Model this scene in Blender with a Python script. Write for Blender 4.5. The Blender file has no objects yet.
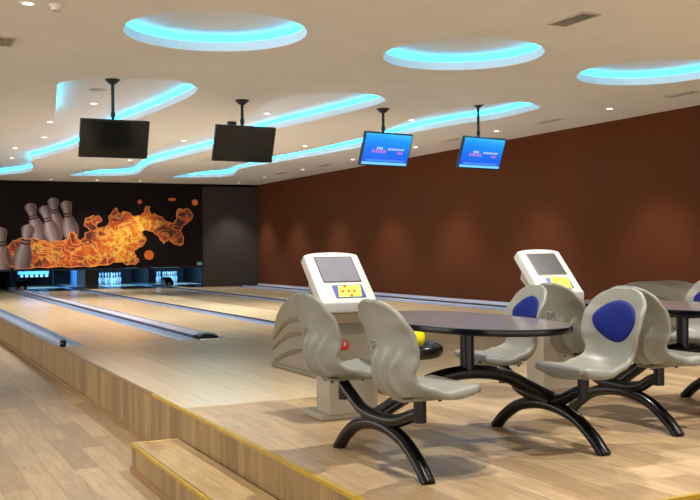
import bpy, bmesh, math, random
from math import sin, cos, pi, radians, sqrt, atan2
from mathutils import Vector, Matrix
from mathutils.geometry import tessellate_polygon
random.seed(7)
SC = bpy.context.scene
COL = SC.collection
LED_STRENGTH = 13
SCREEN_STRENGTH = .95
P_WALL, P_MAIN, P_SEAT, P_MURAL, P_PIT, P_LANE = 95, 180, 240, 35, 70, 360
SEAT_LIGHTS = [(1.4, 3.0), (3.1, 5.75), (5.95, 5.75), (4.5, 3.0), (7.4, 3.0), (8.85, 5.75), (-1.5, 8.7)]  # the last one is an unseen lamp added to brighten the approach
WORLD = 2.6
EXPOSURE = .25

COVES = {'a': ([(3.894, 12.55), (3.763, 12.259), (3.5, 11.998), (3.161, 11.941), (2.687, 12.058), (2.343, 12.237), (2.166, 12.55), (2.115, 12.763), (2.145, 12.998), (2.522, 15.559), (2.536, 16.305), (2.307, 18.767), (1.896, 20.754)], [(2.643, 29.049), (3.099, 28.332), (3.713, 26.7), (3.298, 23.776), (3.451, 22.678), (3.749, 20.091), (3.736, 16.966), (3.876, 15.155), (3.967, 13.36)]), 'b': ([(6.647, 12.333), (6.406, 12.094), (5.995, 11.938), (5.648, 12.078), (5.298, 12.348), (5.154, 12.887), (5.315, 14.001), (5.488, 15.307), (5.509, 16.761), (5.358, 18.351), (5.445, 20.559), (5.73, 23.524), (5.518, 25.122), (4.912, 27.395)], [(5.087, 27.91), (5.943, 27.842), (6.545, 26.887), (6.157, 23.974), (6.263, 22.129), (6.461, 19.67), (6.433, 17.959), (6.419, 16.263), (6.571, 15.029), (6.746, 13.441), (6.755, 12.662)]), 'c': ([(9.267, 12.131), (8.839, 11.837), (8.467, 11.878), (8.215, 12.3), (7.965, 12.965), (8.078, 14.045), (8.364, 15.534), (8.507, 16.834), (8.506, 19.256), (8.311, 21.012), (8.324, 23.26), (8.207, 24.924), (7.801, 27.272)], [(8.072, 27.799), (9.257, 26.826), (8.736, 24.413), (8.863, 22.481), (9.144, 19.971), (9.261, 18.331), (9.061, 15.761), (9.198, 14.311), (9.416, 13.531), (9.36, 12.538)])}
FLAME = [(3.393, 1.128), (3.475, 1.353), (3.693, 1.548), (3.939, 1.615), (4.377, 1.573), (4.697, 1.513), (5.045, 1.538), (5.26, 1.576), (5.3, 1.744), (5.412, 1.817), (5.51, 1.713), (5.559, 1.559), (5.725, 1.588), (5.803, 1.773), (5.956, 1.865), (5.805, 1.958), (5.762, 2.112), (5.869, 2.252), (6.114, 2.299), (6.251, 2.253), (6.249, 2.129), (6.08, 2.004), (6.262, 1.927), (6.448, 1.989), (6.542, 2.113), (6.513, 2.269), (6.639, 2.457), (6.755, 2.536), (6.838, 2.364), (7.045, 2.45), (7.286, 2.304), (7.528, 2.336), (7.632, 2.454), (7.668, 2.59), (7.762, 2.604), (7.789, 2.455), (7.855, 2.338), (7.955, 2.376), (8.193, 2.243), (8.504, 2.061), (8.65, 2.184), (8.696, 2.489), (8.786, 2.551), (8.885, 2.491), (9.045, 2.553), (9.199, 2.344), (9.133, 2.185), (8.878, 2.0), (8.81, 1.817), (8.886, 1.571), (8.838, 1.388), (8.653, 1.389), (8.373, 1.546), (8.247, 1.425), (8.152, 1.547), (8.005, 1.733), (7.765, 1.851), (7.521, 1.811), (7.637, 1.639), (7.635, 1.459), (7.455, 1.312), (7.301, 1.222), (7.331, 1.042), (7.418, 0.924), (7.357, 0.814), (7.088, 0.778), (6.791, 0.874), (6.433, 0.79), (5.912, 0.74), (5.205, 0.742), (4.533, 0.739), (3.82, 0.732), (3.497, 0.858)]
PINS = [((4.141, 2.682), (4.462, 1.445), 1.0), ((4.549, 2.61), (4.931, 1.38), 1.03), ((4.819, 2.856), (4.978, 1.624), 0.97), ((5.2, 2.769), (5.408, 1.468), 0.98), ((4.122, 2.035), (3.831, 0.492), 1.2), ((3.324, 1.961), (3.406, 0.502), 1.1)]
SPARKS = [((7.758, 1.067), 0.155, 0.155), ((7.482, 2.753), 0.07, 0.07), ((9.281, 2.753), 0.1, 0.1), ((8.527, 2.841), 0.13, 0.05)]

# ------------------------------------------------------------------ mesh helpers
def vec(p): return Vector(p)

def catmull(pts, n=8, closed=False):
    out = []; N = len(pts)
    P = [Vector(p) for p in pts]
    rng = range(N if closed else N - 1)
    for i in rng:
        if closed:
            a, b, c, d = P[(i - 1) % N], P[i], P[(i + 1) % N], P[(i + 2) % N]
        else:
            b, c = P[i], P[i + 1]
            a = P[i - 1] if i > 0 else b * 2 - c
            d = P[i + 2] if i + 2 < N else c * 2 - b
        for k in range(n):
            t = k / n
            out.append(0.5 * ((2 * b) + (c - a) * t + (2 * a - 5 * b + 4 * c - d) * t * t + (3 * b - a - 3 * c + d) * t ** 3))
    if not closed: out.append(P[-1])
    return out

class MB:
    def __init__(self): self.v = []; self.f = []
    def add(self, vs, fs):
        o = len(self.v); self.v += [tuple(p) for p in vs]; self.f += [tuple(i + o for i in f) for f in fs]; return self
    def box(self, a, b):
        x0, y0, z0 = a; x1, y1, z1 = b
        return self.add([(x0,y0,z0),(x1,y0,z0),(x1,y1,z0),(x0,y1,z0),(x0,y0,z1),(x1,y0,z1),(x1,y1,z1),(x0,y1,z1)],
                        [(0,3,2,1),(4,5,6,7),(0,1,5,4),(1,2,6,5),(2,3,7,6),(3,0,4,7)])
    def obox(self, c, ax, ay, az):
        c, ax, ay, az = map(Vector, (c, ax, ay, az))
        vs = [c + ax * i + ay * j + az * k for k in (-1, 1) for i, j in ((-1,-1),(1,-1),(1,1),(-1,1))]
        return self.add(vs, [(0,3,2,1),(4,5,6,7),(0,1,5,4),(1,2,6,5),(2,3,7,6),(3,0,4,7)])
    def tube(self, path, r, n=14, cap=True, flat=None):
        P = [Vector(p) for p in path]; rings = []
        R = r if isinstance(r, (list, tuple)) else [r] * len(P)
        prev = None
        for i, p in enumerate(P):
            t = (P[min(i + 1, len(P) - 1)] - P[max(i - 1, 0)]).normalized()
            if prev is None:
                up = Vector((0, 0, 1)) if abs(t.z) < .9 else Vector((1, 0, 0))
                a = t.cross(up).normalized()
            else:
                a = (prev - t * prev.dot(t)).normalized()
            b = t.cross(a); prev = a
            rings.append([p + (a * cos(2 * pi * k / n) + b * sin(2 * pi * k / n)) * R[i] for k in range(n)])
        vs = [q for rg in rings for q in rg]; fs = []
        for i in range(len(P) - 1):
            for k in range(n):
                fs.append((i * n + k, i * n + (k + 1) % n, (i + 1) * n + (k + 1) % n, (i + 1) * n + k))
        if cap:
            fs.append(tuple(range(n - 1, -1, -1))); m = (len(P) - 1) * n; fs.append(tuple(range(m, m + n)))
        return self.add(vs, fs)
    def lathe(self, prof, c=(0, 0, 0), n=24, sx=1, sy=1, cap=True):
        c = Vector(c); vs = []; fs = []
        for r, z in prof:
            for k in range(n): vs.append(c + Vector((r * cos(2*pi*k/n) * sx, r * sin(2*pi*k/n) * sy, z)))
        for i in range(len(prof) - 1):
            for k in range(n): fs.append((i*n+k, i*n+(k+1)%n, (i+1)*n+(k+1)%n, (i+1)*n+k))
        if cap: fs.append(tuple(range(n-1, -1, -1))); m = (len(prof)-1)*n; fs.append(tuple(range(m, m+n)))
        return self.add(vs, fs)
    def prism(self, poly, fn, a, b):
        """poly of 2D points swept from a to b; fn(u, v, w) gives the 3D point"""
        n = len(poly)
        vs = [fn(u, v, a) for u, v in poly] + [fn(u, v, b) for u, v in poly]
        fs = [tuple(range(n - 1, -1, -1)), tuple(range(n, 2 * n))] + [(i, (i + 1) % n, n + (i + 1) % n, n + i) for i in range(n)]
        return self.add(vs, fs)
    def grid(self, rows):
        m = len(rows[0]); vs = [p for r in rows for p in r]
        return self.add(vs, [(i*m+j, i*m+j+1, (i+1)*m+j+1, (i+1)*m+j) for i in range(len(rows)-1) for j in range(m-1)])
    def build(self, name, mat, parent=None, smooth=False, bevel=0, segs=2, subsurf=0, recalc=True, angle=40):
        me = bpy.data.meshes.new(name); me.from_pydata(self.v, [], self.f)
        bm = bmesh.new(); bm.from_mesh(me)
        if recalc: bmesh.ops.recalc_face_normals(bm, faces=bm.faces)
        if smooth:
            for f in bm.faces: f.smooth = True
            for e in bm.edges:
                if len(e.link_faces) == 2 and e.calc_face_angle(0) > radians(angle): e.smooth = False
        bm.to_mesh(me); bm.free()
        me.materials.append(mat)
        o = bpy.data.objects.new(name, me); COL.objects.link(o)
        if parent: o.parent = parent
        if bevel:
            m = o.modifiers.new('bevel', 'BEVEL'); m.width = bevel; m.segments = segs; m.limit_method = 'ANGLE'; m.angle_limit = radians(35)
            m.harden_normals = False
            for p in me.polygons: p.use_smooth = True
            w = o.modifiers.new('wn', 'WEIGHTED_NORMAL'); w.keep_sharp = True
        if subsurf:
            m = o.modifiers.new('sub', 'SUBSURF'); m.levels = m.render_levels = subsurf
        return o

def tag(o, label, cat, group=None, kind=None):
    o['label'] = label; o['category'] = cat
    if group: o['group'] = group
    if kind: o['kind'] = kind
    return o
def empty(name, loc, label, cat, group=None, rz=0):
    o = bpy.data.objects.new(name, None); COL.objects.link(o); o.location = loc; o.rotation_euler = (0, 0, rz)
    o.empty_display_size = .1
    return tag(o, label, cat, group)
def struct(o, label=None, cat=None):
    o['kind'] = 'structure'
    if label: o['label'] = label; o['category'] = cat
    return o
def copy_tree(o, parent=None):
    c = o.copy(); COL.objects.link(c)
    if parent: c.parent = parent
    for ch in list(o.children): copy_tree(ch, c)
    return c

# ------------------------------------------------------------------ materials
def srgb(r, g, b):
    def f(c):
        c /= 255; return c / 12.92 if c <= .04045 else ((c + .055) / 1.055) ** 2.4
    return (f(r), f(g), f(b), 1)
class NT:
    def __init__(self, name):
        self.m = bpy.data.materials.new(name); self.m.use_nodes = True
        self.t = self.m.node_tree; self.n = self.t.nodes; self.l = self.t.links
        self.b = self.n['Principled BSDF']
    def node(self, kind, **kw):
        x = self.n.new(kind)
        for k, v in kw.items():
            if k.startswith('i_'):
                key = k[2:]; key = int(key) if key.isdigit() else key.replace('_', ' ')
                x.inputs[key].default_value = v
            else: setattr(x, k, v)
        return x
    def link(self, a, b): self.l.new(a, b)
    def math(self, op, a, b=None, c=None):
        x = self.node('ShaderNodeMath', operation=op)
        for i, q in enumerate((a, b, c)):
            if q is None: continue
            if isinstance(q, (int, float)): x.inputs[i].default_value = q
            else: self.link(q, x.inputs[i])
        return x.outputs[0]
    def mix(self, fac, a, b, mode='MIX'):
        x = self.node('ShaderNodeMix', data_type='RGBA', blend_type=mode)
        for s, q in ((x.inputs[0], fac), (x.inputs[6], a), (x.inputs[7], b)):
            if isinstance(q, (int, float, tuple)): s.default_value = q
            else: self.link(q, s)
        return x.outputs[2]
    def ramp(self, fac, stops, interp='LINEAR'):
        x = self.node('ShaderNodeValToRGB'); cr = x.color_ramp; cr.interpolation = interp
        while len(cr.elements) < len(stops): cr.elements.new(.5)
        for e, (p, c) in zip(cr.elements, stops): e.position = p; e.color = c
        self.link(fac, x.inputs[0]); return x.outputs[0]
    def set(self, **kw):
        for k, v in kw.items():
            s = self.b.inputs[k.replace('_', ' ')]
            if isinstance(v, (int, float, tuple)): s.default_value = v
            else: self.link(v, s)
        return self
def plain(name, rgb, rough=.5, metal=0, noise=.06, scale=8, coat=0, bump=0, bscale=200, spec=.5):
    t = NT(name); c = srgb(*rgb)
    tc = t.node('ShaderNodeTexCoord'); nz = t.node('ShaderNodeTexNoise', i_Scale=scale, i_Detail=4.0)
    t.link(tc.outputs['Object'], nz.inputs['Vector'])
    lo = tuple(x * (1 - noise) for x in c[:3]) + (1,); hi = tuple(min(1, x * (1 + noise)) for x in c[:3]) + (1,)
    t.set(Base_Color=t.ramp(nz.outputs[0], [(.3, lo), (.7, hi)]), Roughness=rough, Metallic=metal, Coat_Weight=coat, Specular_IOR_Level=spec)
    if bump:
        n2 = t.node('ShaderNodeTexNoise', i_Scale=bscale, i_Detail=3.0); t.link(tc.outputs['Object'], n2.inputs['Vector'])
        b = t.node('ShaderNodeBump', i_Strength=bump, i_Distance=.002); t.link(n2.outputs[0], b.inputs['Height']); t.set(Normal=b.outputs[0])
    return t.m
def emit(name, rgb, strength):
    t = NT(name); t.set(Base_Color=(0, 0, 0, 1), Emission_Color=srgb(*rgb), Emission_Strength=strength, Roughness=.4); return t.m
def planks(name, c1, c2, w, L, length_axis='Y', width_axis='X', rough=.4, seam=.003, grain=.35, blotch=None, seamc=(.6, .55, .5), coat=0, vmul=1.0):
    t = NT(name); tc = t.node('ShaderNodeTexCoord'); sp = t.node('ShaderNodeSeparateXYZ'); t.link(tc.outputs['Object'], sp.inputs[0])
    cb = t.node('ShaderNodeCombineXYZ'); t.link(sp.outputs[length_axis], cb.inputs[0]); t.link(sp.outputs[width_axis], cb.inputs[1])
    br = t.node('ShaderNodeTexBrick', i_Scale=1.0, i_Mortar_Size=seam, i_Mortar_Smooth=.3, i_Brick_Width=L, i_Row_Height=w, i_Bias=0.0)
    br.offset = .37; br.offset_frequency = 2
    t.link(cb.outputs[0], br.inputs['Vector'])
    br.inputs['Color1'].default_value = srgb(*c1); br.inputs['Color2'].default_value = srgb(*c2)
    a, b2 = srgb(*c1), srgb(*c2)
    br.inputs['Mortar'].default_value = tuple((x + y) / 2 * s for x, y, s in zip(a[:3], b2[:3], seamc)) + (1,)
    mp = t.node('ShaderNodeMapping'); mp.inputs['Scale'].default_value = (1.2, 14, 14); t.link(cb.outputs[0], mp.inputs[0])
    nz = t.node('ShaderNodeTexNoise', i_Scale=2.2, i_Detail=6.0, i_Roughness=.65, i_Distortion=.6); t.link(mp.outputs[0], nz.inputs['Vector'])
    g = t.ramp(nz.outputs[0], [(.25, (1 - grain,) * 3 + (1,)), (.75, (1 + grain * .35,) * 3 + (1,))])
    col = t.mix(1.0, br.outputs[0], g, 'MULTIPLY')
    mp2 = t.node('ShaderNodeMapping'); mp2.inputs['Scale'].default_value = (.9, 3.2, 1); t.link(cb.outputs[0], mp2.inputs[0])
    n2 = t.node('ShaderNodeTexNoise', i_Scale=1.1, i_Detail=3.0, i_Roughness=.6); t.link(mp2.outputs[0], n2.inputs['Vector'])
    if blotch: col = t.mix(t.ramp(n2.outputs[0], [(.52, (0, 0, 0, 1)), (.72, (1, 1, 1, 1))]), col, srgb(*blotch))
    t.set(Base_Color=col, Roughness=rough, Coat_Weight=coat, Coat_Roughness=.1)
    return t.m

M = {}
M['ceil'] = plain('ceiling_paint', (222, 219, 214), .9, noise=.03, scale=1.5)
M['recess'] = plain('recess_paint', (226, 222, 222), .9, noise=.02)
M['wall_red'] = plain('brown_wall_paint', (90, 47, 25), .9, noise=.05, scale=.8, bump=.15, bscale=60, spec=.1)
M['wall_grey'] = plain('grey_wall_panel', (64, 55, 49), .85, noise=.05, scale=1.0, spec=.15)
M['curb'] = plain('lilac_curb', (190, 190, 205), .45)
M['floor'] = planks('lower_floor_wood', (182, 157, 122), (152, 127, 95), .19, 1.25, rough=.42, grain=.35, blotch=(142, 120, 96))
M['deck'] = planks('deck_wood', (200, 172, 132), (166, 137, 100), .19, 1.25, rough=.36, grain=.4, blotch=(150, 122, 90))
M['riser'] = planks('riser_wood', (160, 130, 82), (120, 93, 56), .115, 1.6, 'Z', 'Y', rough=.45, grain=.4)
M['riser_front'] = planks('riser_front_wood', (158, 128, 82), (130, 101, 60), .115, 1.6, 'Z', 'X', rough=.45, grain=.4)
M['tread'] = planks('step_tread_wood', (186, 158, 112), (168, 140, 96), .3, 1.6, rough=.45, grain=.35, blotch=(150, 118, 72))
M['base_wood'] = plain('baseboard_wood', (132, 98, 58), .5, noise=.1, scale=6)
M['approach'] = planks('approach_maple', (220, 202, 168), (210, 190, 152), .04, 3.0, rough=.2, grain=.06, seam=.0005, seamc=(.8, .78, .75), blotch=(220, 192, 154), coat=.1)
M['lane'] = planks('lane_maple', (214, 192, 156), (204, 178, 140), .027, 2.4, rough=.2, grain=.12, seam=.0006, seamc=(.8, .78, .75), blotch=(222, 176, 132), coat=.1)
M['capwood'] = planks('cap_wood', (222, 202, 164), (214, 190, 150), .16, 3.0, rough=.25, grain=.1, seam=.001)
M['gutter'] = plain('gutter_plastic', (148, 162, 188), .3, noise=.08, scale=2)
M['dark_edge'] = plain('dark_edge', (42, 46, 66), .5)
M['divider'] = plain('divider_plastic', (176, 172, 184), .3, noise=.05, scale=2)
M['silver'] = plain('silver_trim', (120, 126, 138), .45, metal=.2)
M['yellow_trim'] = plain('yellow_nosing', (168, 136, 26), .45, noise=.12, scale=12)
M['pale_trim'] = plain('pale_wood_trim', (206, 176, 96), .45, noise=.1, scale=12)
M['black'] = plain('black_gloss_paint', (7, 7, 8), .24, noise=.1, coat=0, spec=.3)
M['black_matte'] = plain('black_matte', (18, 18, 20), .6)
M['shell'] = plain('seat_plastic', (126, 126, 117), .42, noise=.03, scale=5)
M['pad'] = plain('blue_vinyl', (8, 26, 104), .6, spec=.2, noise=.08, scale=30, bump=.2, bscale=300)
M['plate'] = plain('bronze_plate', (120, 108, 84), .45, metal=.4)
M['table'] = plain('table_laminate', (112, 102, 102), .22, noise=.12, scale=60, coat=.3)
M['console'] = plain('console_white', (188, 188, 184), .4, noise=.02)
M['console_tan'] = plain('console_tan', (148, 140, 122), .5, noise=.05, scale=3)
M['console_dark'] = plain('console_dark_tan', (140, 126, 100), .5, noise=.05)
M['screen_grey'] = plain('unlit_screen', (118, 118, 128), .25, noise=.05)
M['screen_dark'] = plain('unlit_dark_screen', (66, 66, 68), .25, noise=.05)
M['key_blue'] = plain('keypad_blue', (52, 70, 150), .4)
M['key_yellow'] = plain('keypad_yellow', (206, 214, 70), .4)
M['card_yellow'] = plain('yellow_card', (232, 234, 40), .6)
M['red'] = plain('red_plastic', (196, 28, 24), .4)
M['white'] = plain('white_paint', (236, 234, 230), .5)
M['return_tan'] = plain('ball_return_tan', (122, 112, 93), .38, noise=.05, scale=3)
M['return_brown'] = plain('ball_return_brown', (108, 96, 76), .45, noise=.05, scale=3)
M['ball_yellow'] = plain('yellow_ball', (236, 226, 20), .12, noise=.05, coat=.6)
M['ball_dark'] = plain('dark_ball', (34, 36, 44), .12, noise=.3, coat=.6)
M['pin'] = plain('pin_white', (236, 236, 238), .25, noise=.02, coat=.4)
M['pin_red'] = plain('pin_stripe', (150, 40, 60), .3)
M['pit_light_tint'] = plain('pit_panel_light_tint', (120, 176, 226), .5)  # blue glow of the pit lights put into the base colour
M['pit_dark'] = plain('pit_dark', (9, 10, 15), .7)
M['pillar'] = plain('brown_grey_pillar', (88, 76, 66), .7)
M['tv'] = plain('tv_black', (16, 16, 18), .3)
M['tv_off'] = plain('tv_off_glass', (13, 13, 15), .12, coat=.3)
M['vent'] = plain('vent_metal', (180, 170, 158), .6)
M['vent_dark'] = plain('vent_slot', (160, 150, 140), .7)
M['teal'] = plain('teal_display', (96, 150, 168), .4)
M['led'] = emit('led_cyan', (32, 166, 206), LED_STRENGTH)
M['lamp'] = emit('lamp_white', (255, 250, 240), 6)
M['mural_bg'] = plain('mural_ground', (27, 19, 18), .85, noise=.15, scale=.6, spec=.1)

# ------------------------------------------------------------------ dimensions (metres; z=0 is the raised deck)
HC = 3.356; XW = 11.466; XE = 2.061; YB = 30.334; LOW = -.4545; YF = 3.42; YEND = 36.2; YFOUL = 12.6

# ------------------------------------------------------------------ floor, deck, steps
struct(MB().box((-9, -8, LOW - .1), (XW, YB + 6.2, LOW)).build('floor', M['floor']))
struct(MB().box((XE + .012, YF + .012, LOW), (XW, 7.15, -.001)).box((XE+.012, 7.15, -.05), (XE+.02, 7.16, -.02)).build('floor_deck', M['deck']))
struct(MB().box((XE + .012, 7.15, LOW), (XW, YFOUL, 0)).build('floor_approach', M['approach']))
struct(MB().box((XE, YF, LOW), (XE + .012, YEND, -.012)).build('wall_deck_side', M['riser']))
struct(MB().box((XE, YF, LOW), (XW, YF + .012, -.012)).build('wall_deck_front', M['riser_front']))
struct(MB().box((XE - .012, 7.2, LOW), (XE, YEND, LOW + .055)).box((XE - .012, YF, LOW), (XE, 3.9, LOW + .055)).build('baseboard_deck', M['base_wood']))
struct(MB().box((XE - .004, YF, -.02), (XE + .018, 8.0, .003)).box((XE - .004, YF - .004, -.02), (XW, YF + .018, .003)).build('trim_1', M['yellow_trim']))
struct(MB().box((XE - .004, 8.0, -.022), (XE + .02, 12.75, .002)).build('trim_2', M['base_wood']))

t = empty('step_box', (1.87, 5.55, LOW), 'low wooden step box with yellow nosing against the side of the raised deck', 'step')
SW0, SW1, SL, SH = -.185, .176, 1.64, .22
MB().box((SW0 + .006, -SL + .006, 0), (SW1, SL - .006, SH - .012)).build('riser_panel', M['riser'], t)
MB().box((SW0 + .03, -SL + .03, SH - .012), (SW1, SL - .03, SH)).build('tread', M['tread'], t)
MB().box((SW0, -SL, SH - .018), (SW0 + .02, SL, SH + .003)).build('nosing', M['yellow_trim'], t)
MB().box((SW0 + .02, SL - .03, SH - .018), (SW1, SL, SH + .003)).build('end_trim', M['pale_trim'], t)
MB().box((SW0 - .006, -SL, 0), (SW0 + .006, SL + .006, .05)).build('plinth', M['base_wood'], t)

# ------------------------------------------------------------------ lanes
def gutter_mesh(x0, x1, y0, y1):
    mb = MB(); c = (x0 + x1) / 2; r = (x1 - x0) / 2; rows = []
    for y in (y0, y1):
        rows.append([(c - r * cos(pi * k / 12), y, -.004 - .085 * sin(pi * k / 12) ** .7) for k in range(13)])
    return mb.grid(rows)
LANES = [(2.38, 3.62, 2.14, 3.89), (4.30, 5.56, 4.09, 5.82), (6.97, 8.28, 6.76, 8.56), (9.06, 10.55, 8.84, 10.82)]
LN = ['bowling lane along the wood-panelled deck side, first from the step', 'bowling lane between the grey divider and the wide wooden cap',
      'bowling lane leading to the left full rack of pins', 'bowling lane nearest the brown wall']
for i, ((a, b, g0, g1), lab) in enumerate(zip(LANES, LN)):
    yc = 24.0
    y0 = YFOUL + .02
    t = empty('bowling_lane', ((a + b) / 2, yc, 0), 'glossy maple ' + lab, 'bowling lane', 'bowling lanes')
    ox = (a + b) / 2
    def loc(mb): mb.v = [(x - ox, y - yc, z) for x, y, z in mb.v]; return mb
    loc(MB().box((a, y0, -.12), (b, YEND, 0))).build('lane_bed', M['lane'], t)
    loc(gutter_mesh(g0, a, y0, YEND)).build('gutter', M['gutter'], t, smooth=True)
    loc(gutter_mesh(b, g1, y0, YEND)).build('gutter', M['gutter'], t, smooth=True)
# cappings between and beside the lanes
def capping(name, x0, x1, z1, mat, lab, y0=YFOUL + .02):
    t = empty(name, ((x0 + x1) / 2, 24, 0), lab, 'lane divider')
    w = (x1 - x0) / 2
    MB().box((-w, y0 - 24, -.12), (w, YEND - 24, z1 - .012)).build('side_wall', M['dark_edge'], t)
    MB().box((-w, y0 - 24, z1 - .012), (w, YEND - 24, z1)).build('cap', mat, t, bevel=.006)
    return t
d1 = capping('lane_divider', 3.89, 4.09, .045, M['divider'], 'narrow lilac-grey divider between the two lanes nearest the step', YFOUL + .24)
capping('lane_capping', 5.82, 6.76, .035, M['capwood'], 'wide wooden capping between the second and third lanes')
capping('lane_divider', 8.56, 8.84, .035, M['capwood'], 'wooden divider between the two lanes nearest the brown wall')
t = empty('lane_edge_rail', (2.09, 24, 0), 'silver metal edge rail along the outer gutter on the wood-panelled deck side', 'rail')
MB().box((-.03, YFOUL - 24, -.025), (.05, YEND - 24, .004)).build('rail', M['silver'], t, bevel=.002)
cp = MB().lathe([(.0, 0), (.035, 0), (.04, .02), (.04, .06), (.028, .085), (0, .09)], (0.01, YFOUL - 24 - .05, .002), 16)
cp.build('end_cap', M['black'], t, smooth=True)
struct(MB().box((10.82, YFOUL + .02, -.12), (XW, YEND - 6, .02)).build('trim_3', M['curb']))
struct(MB().box((10.92, YFOUL + .02, .02), (10.98, YB, .05)).build('trim_4', M['dark_edge']))
struct(MB().box((XW - .03, YF + .1, .001), (XW, YB, .07)).build('baseboard_right', M['curb']))
# black end cap where the divider meets the approach
pr = catmull([(-.14, 0), (-.13, .05), (-.06, .085), (.1, .085), (.2, .05), (.24, 0)], 6)
e = empty('divider_end_cap', (3.99, YFOUL - .03, .003), 'black moulded end cap where the grey lane divider meets the approach', 'end cap')
mb = MB()
rows = []
for k in range(15):
    a = pi * k / 14
    rows.append([(-.14 * cos(a), p[0] * (.75 + .25 * sin(a)), p[1] * (sin(a) ** .5 if 0 < k < 14 else 0)) for p in pr])
mb.grid(rows).build('cap_body', M['black'], e, smooth=True)
MB().box((-.13, -.19, 0), (.13, -.1, .012)).build('front_tip', M['white'], e, bevel=.005)

# ------------------------------------------------------------------ walls
struct(MB().box((XW, -8, LOW), (XW + .2, YB + 6, HC + .5)).build('wall_right', M['wall_red']))
struct(MB().box((9.54, YB, 0), (XW, YB + .15, HC + .4)).box((9.54, YB - .015, 0), (XW, YB, .72)).build('wall_back', M['wall_grey']))
struct(MB().box((-9, YB + .06, .67), (9.54, YB + .2, HC + .4)).box((-9, YB, 3.28), (XW, YB + .02, HC)).build('wall_back_upper', M['mural_bg']))
struct(MB().box((-9, YB, LOW), (XE, YB + .15, .67)).build('wall_back_low', M['pit_dark']))
struct(MB().box((2.0, YEND + .002, LOW), (XW, YEND + .1, 1.2)).build('wall_pit', M['pit_dark']))
struct(MB().box((2.0, YB + .2, .9), (XW, YEND, 1.0)).build('ceiling_pit', M['pit_dark']))

# ------------------------------------------------------------------ mural
flm = NT('mural_flame')
tc = flm.node('ShaderNodeTexCoord'); mp = flm.node('ShaderNodeMapping'); flm.link(tc.outputs['Object'], mp.inputs[0])
def warped(scale, amt, nscale):
    nz = flm.node('ShaderNodeTexNoise', i_Scale=nscale, i_Detail=3.0); flm.link(mp.outputs[0], nz.inputs['Vector'])
    sb = flm.node('ShaderNodeVectorMath', operation='SUBTRACT'); flm.link(nz.outputs[1], sb.inputs[0]); sb.inputs[1].default_value = (.5, .5, .5)
    sc_ = flm.node('ShaderNodeVectorMath', operation='SCALE'); flm.link(sb.outputs[0], sc_.inputs[0]); sc_.inputs[3].default_value = amt
    ad = flm.node('ShaderNodeVectorMath', operation='ADD'); flm.link(mp.outputs[0], ad.inputs[0]); flm.link(sc_.outputs[0], ad.inputs[1])
    v = flm.node('ShaderNodeTexVoronoi', feature='DISTANCE_TO_EDGE', i_Scale=scale); flm.link(ad.outputs[0], v.inputs['Vector'])
    return v.outputs[0]
def heat(cx, cz, rx, rz):
    sp = flm.node('ShaderNodeSeparateXYZ'); flm.link(tc.outputs['Object'], sp.inputs[0])
    dx = flm.math('DIVIDE', flm.math('SUBTRACT', sp.outputs[0], cx), rx); dz = flm.math('DIVIDE', flm.math('SUBTRACT', sp.outputs[2], cz), rz)
    d = flm.math('ADD', flm.math('MULTIPLY', dx, dx), flm.math('MULTIPLY', dz, dz))
    return flm.math('POWER', 2.718, flm.math('MULTIPLY', d, -1.0))
MC = (6.4, 1.7)
h = flm.math('ADD', heat(6.95 - MC[0], 1.5 - MC[1], .55, .6), heat(7.6 - MC[0], 2.1 - MC[1], .45, .35))
h = flm.math('ADD', h, flm.math('MULTIPLY', heat(4.3 - MC[0], 1.2 - MC[1], 1.0, .5), .38))
h = flm.math('ADD', h, flm.math('MULTIPLY', heat(5.9 - MC[0], 1.15 - MC[1], .7, .35), .5))
n3 = flm.node('ShaderNodeTexNoise', i_Scale=3.2, i_Detail=4.0, i_Roughness=.6); flm.link(mp.outputs[0], n3.inputs['Vector'])
f = flm.math('ADD', flm.math('MULTIPLY', h, .5), flm.math('MULTIPLY', flm.math('SUBTRACT', n3.outputs[0], .28), 1.0))
basec = flm.ramp(f, [(0.02, srgb(26, 14, 14)), (.22, srgb(96, 26, 10)), (.40, srgb(204, 72, 12)), (.68, srgb(234, 124, 20)), (.98, srgb(246, 206, 46))])
def filament(scale, detail, dist, width, off):
    """bright curling threads: the level line of a distorted noise"""
    m2 = flm.node('ShaderNodeMapping'); m2.inputs['Location'].default_value = (off, 0, off); m2.inputs['Scale'].default_value = (.8, 1, 1.1); flm.link(tc.outputs['Object'], m2.inputs[0])
    nz = flm.node('ShaderNodeTexNoise', i_Scale=scale, i_Detail=detail, i_Roughness=.45, i_Distortion=dist); flm.link(m2.outputs[0], nz.inputs['Vector'])
    d = flm.math('ABSOLUTE', flm.math('SUBTRACT', nz.outputs[0], .5))
    return flm.ramp(d, [(0.0, (1, 1, 1, 1)), (width * .35, (.7, .7, .7, 1)), (width, (0, 0, 0, 1))])
edge = flm.math('MAXIMUM', filament(2.2, 1.0, 1.2, .05, 0), filament(3.0, 1.5, 1.0, .045, 7.3))
edge = flm.math('MULTIPLY', edge, .85)
rim = flm.mix(flm.math('MINIMUM', flm.math('ADD', h, .1), 1.0), srgb(240, 120, 36), srgb(255, 226, 90))
flm.set(Base_Color=flm.mix(edge, basec, rim), Roughness=.55)
M['flame'] = flm.m
M['flame_rim'] = plain('mural_flame_rim', (248, 136, 44), .55, noise=.35, scale=2)
M['spark'] = plain('mural_spark', (238, 110, 30), .55, noise=.3, scale=6)
mp_ = NT('mural_pin'); at = mp_.node('ShaderNodeAttribute', attribute_name='side')
mp_.set(Base_Color=mp_.ramp(at.outputs['Fac'], [(0, srgb(84, 68, 68)), (.28, srgb(168, 146, 140)), (.5, srgb(132, 108, 104)), (.85, srgb(74, 56, 55)), (1, srgb(130, 72, 44))]), Roughness=.55)
M['mpin'] = mp_.m
M['mband'] = plain('mural_pin_band', (74, 24, 22), .55)
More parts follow.
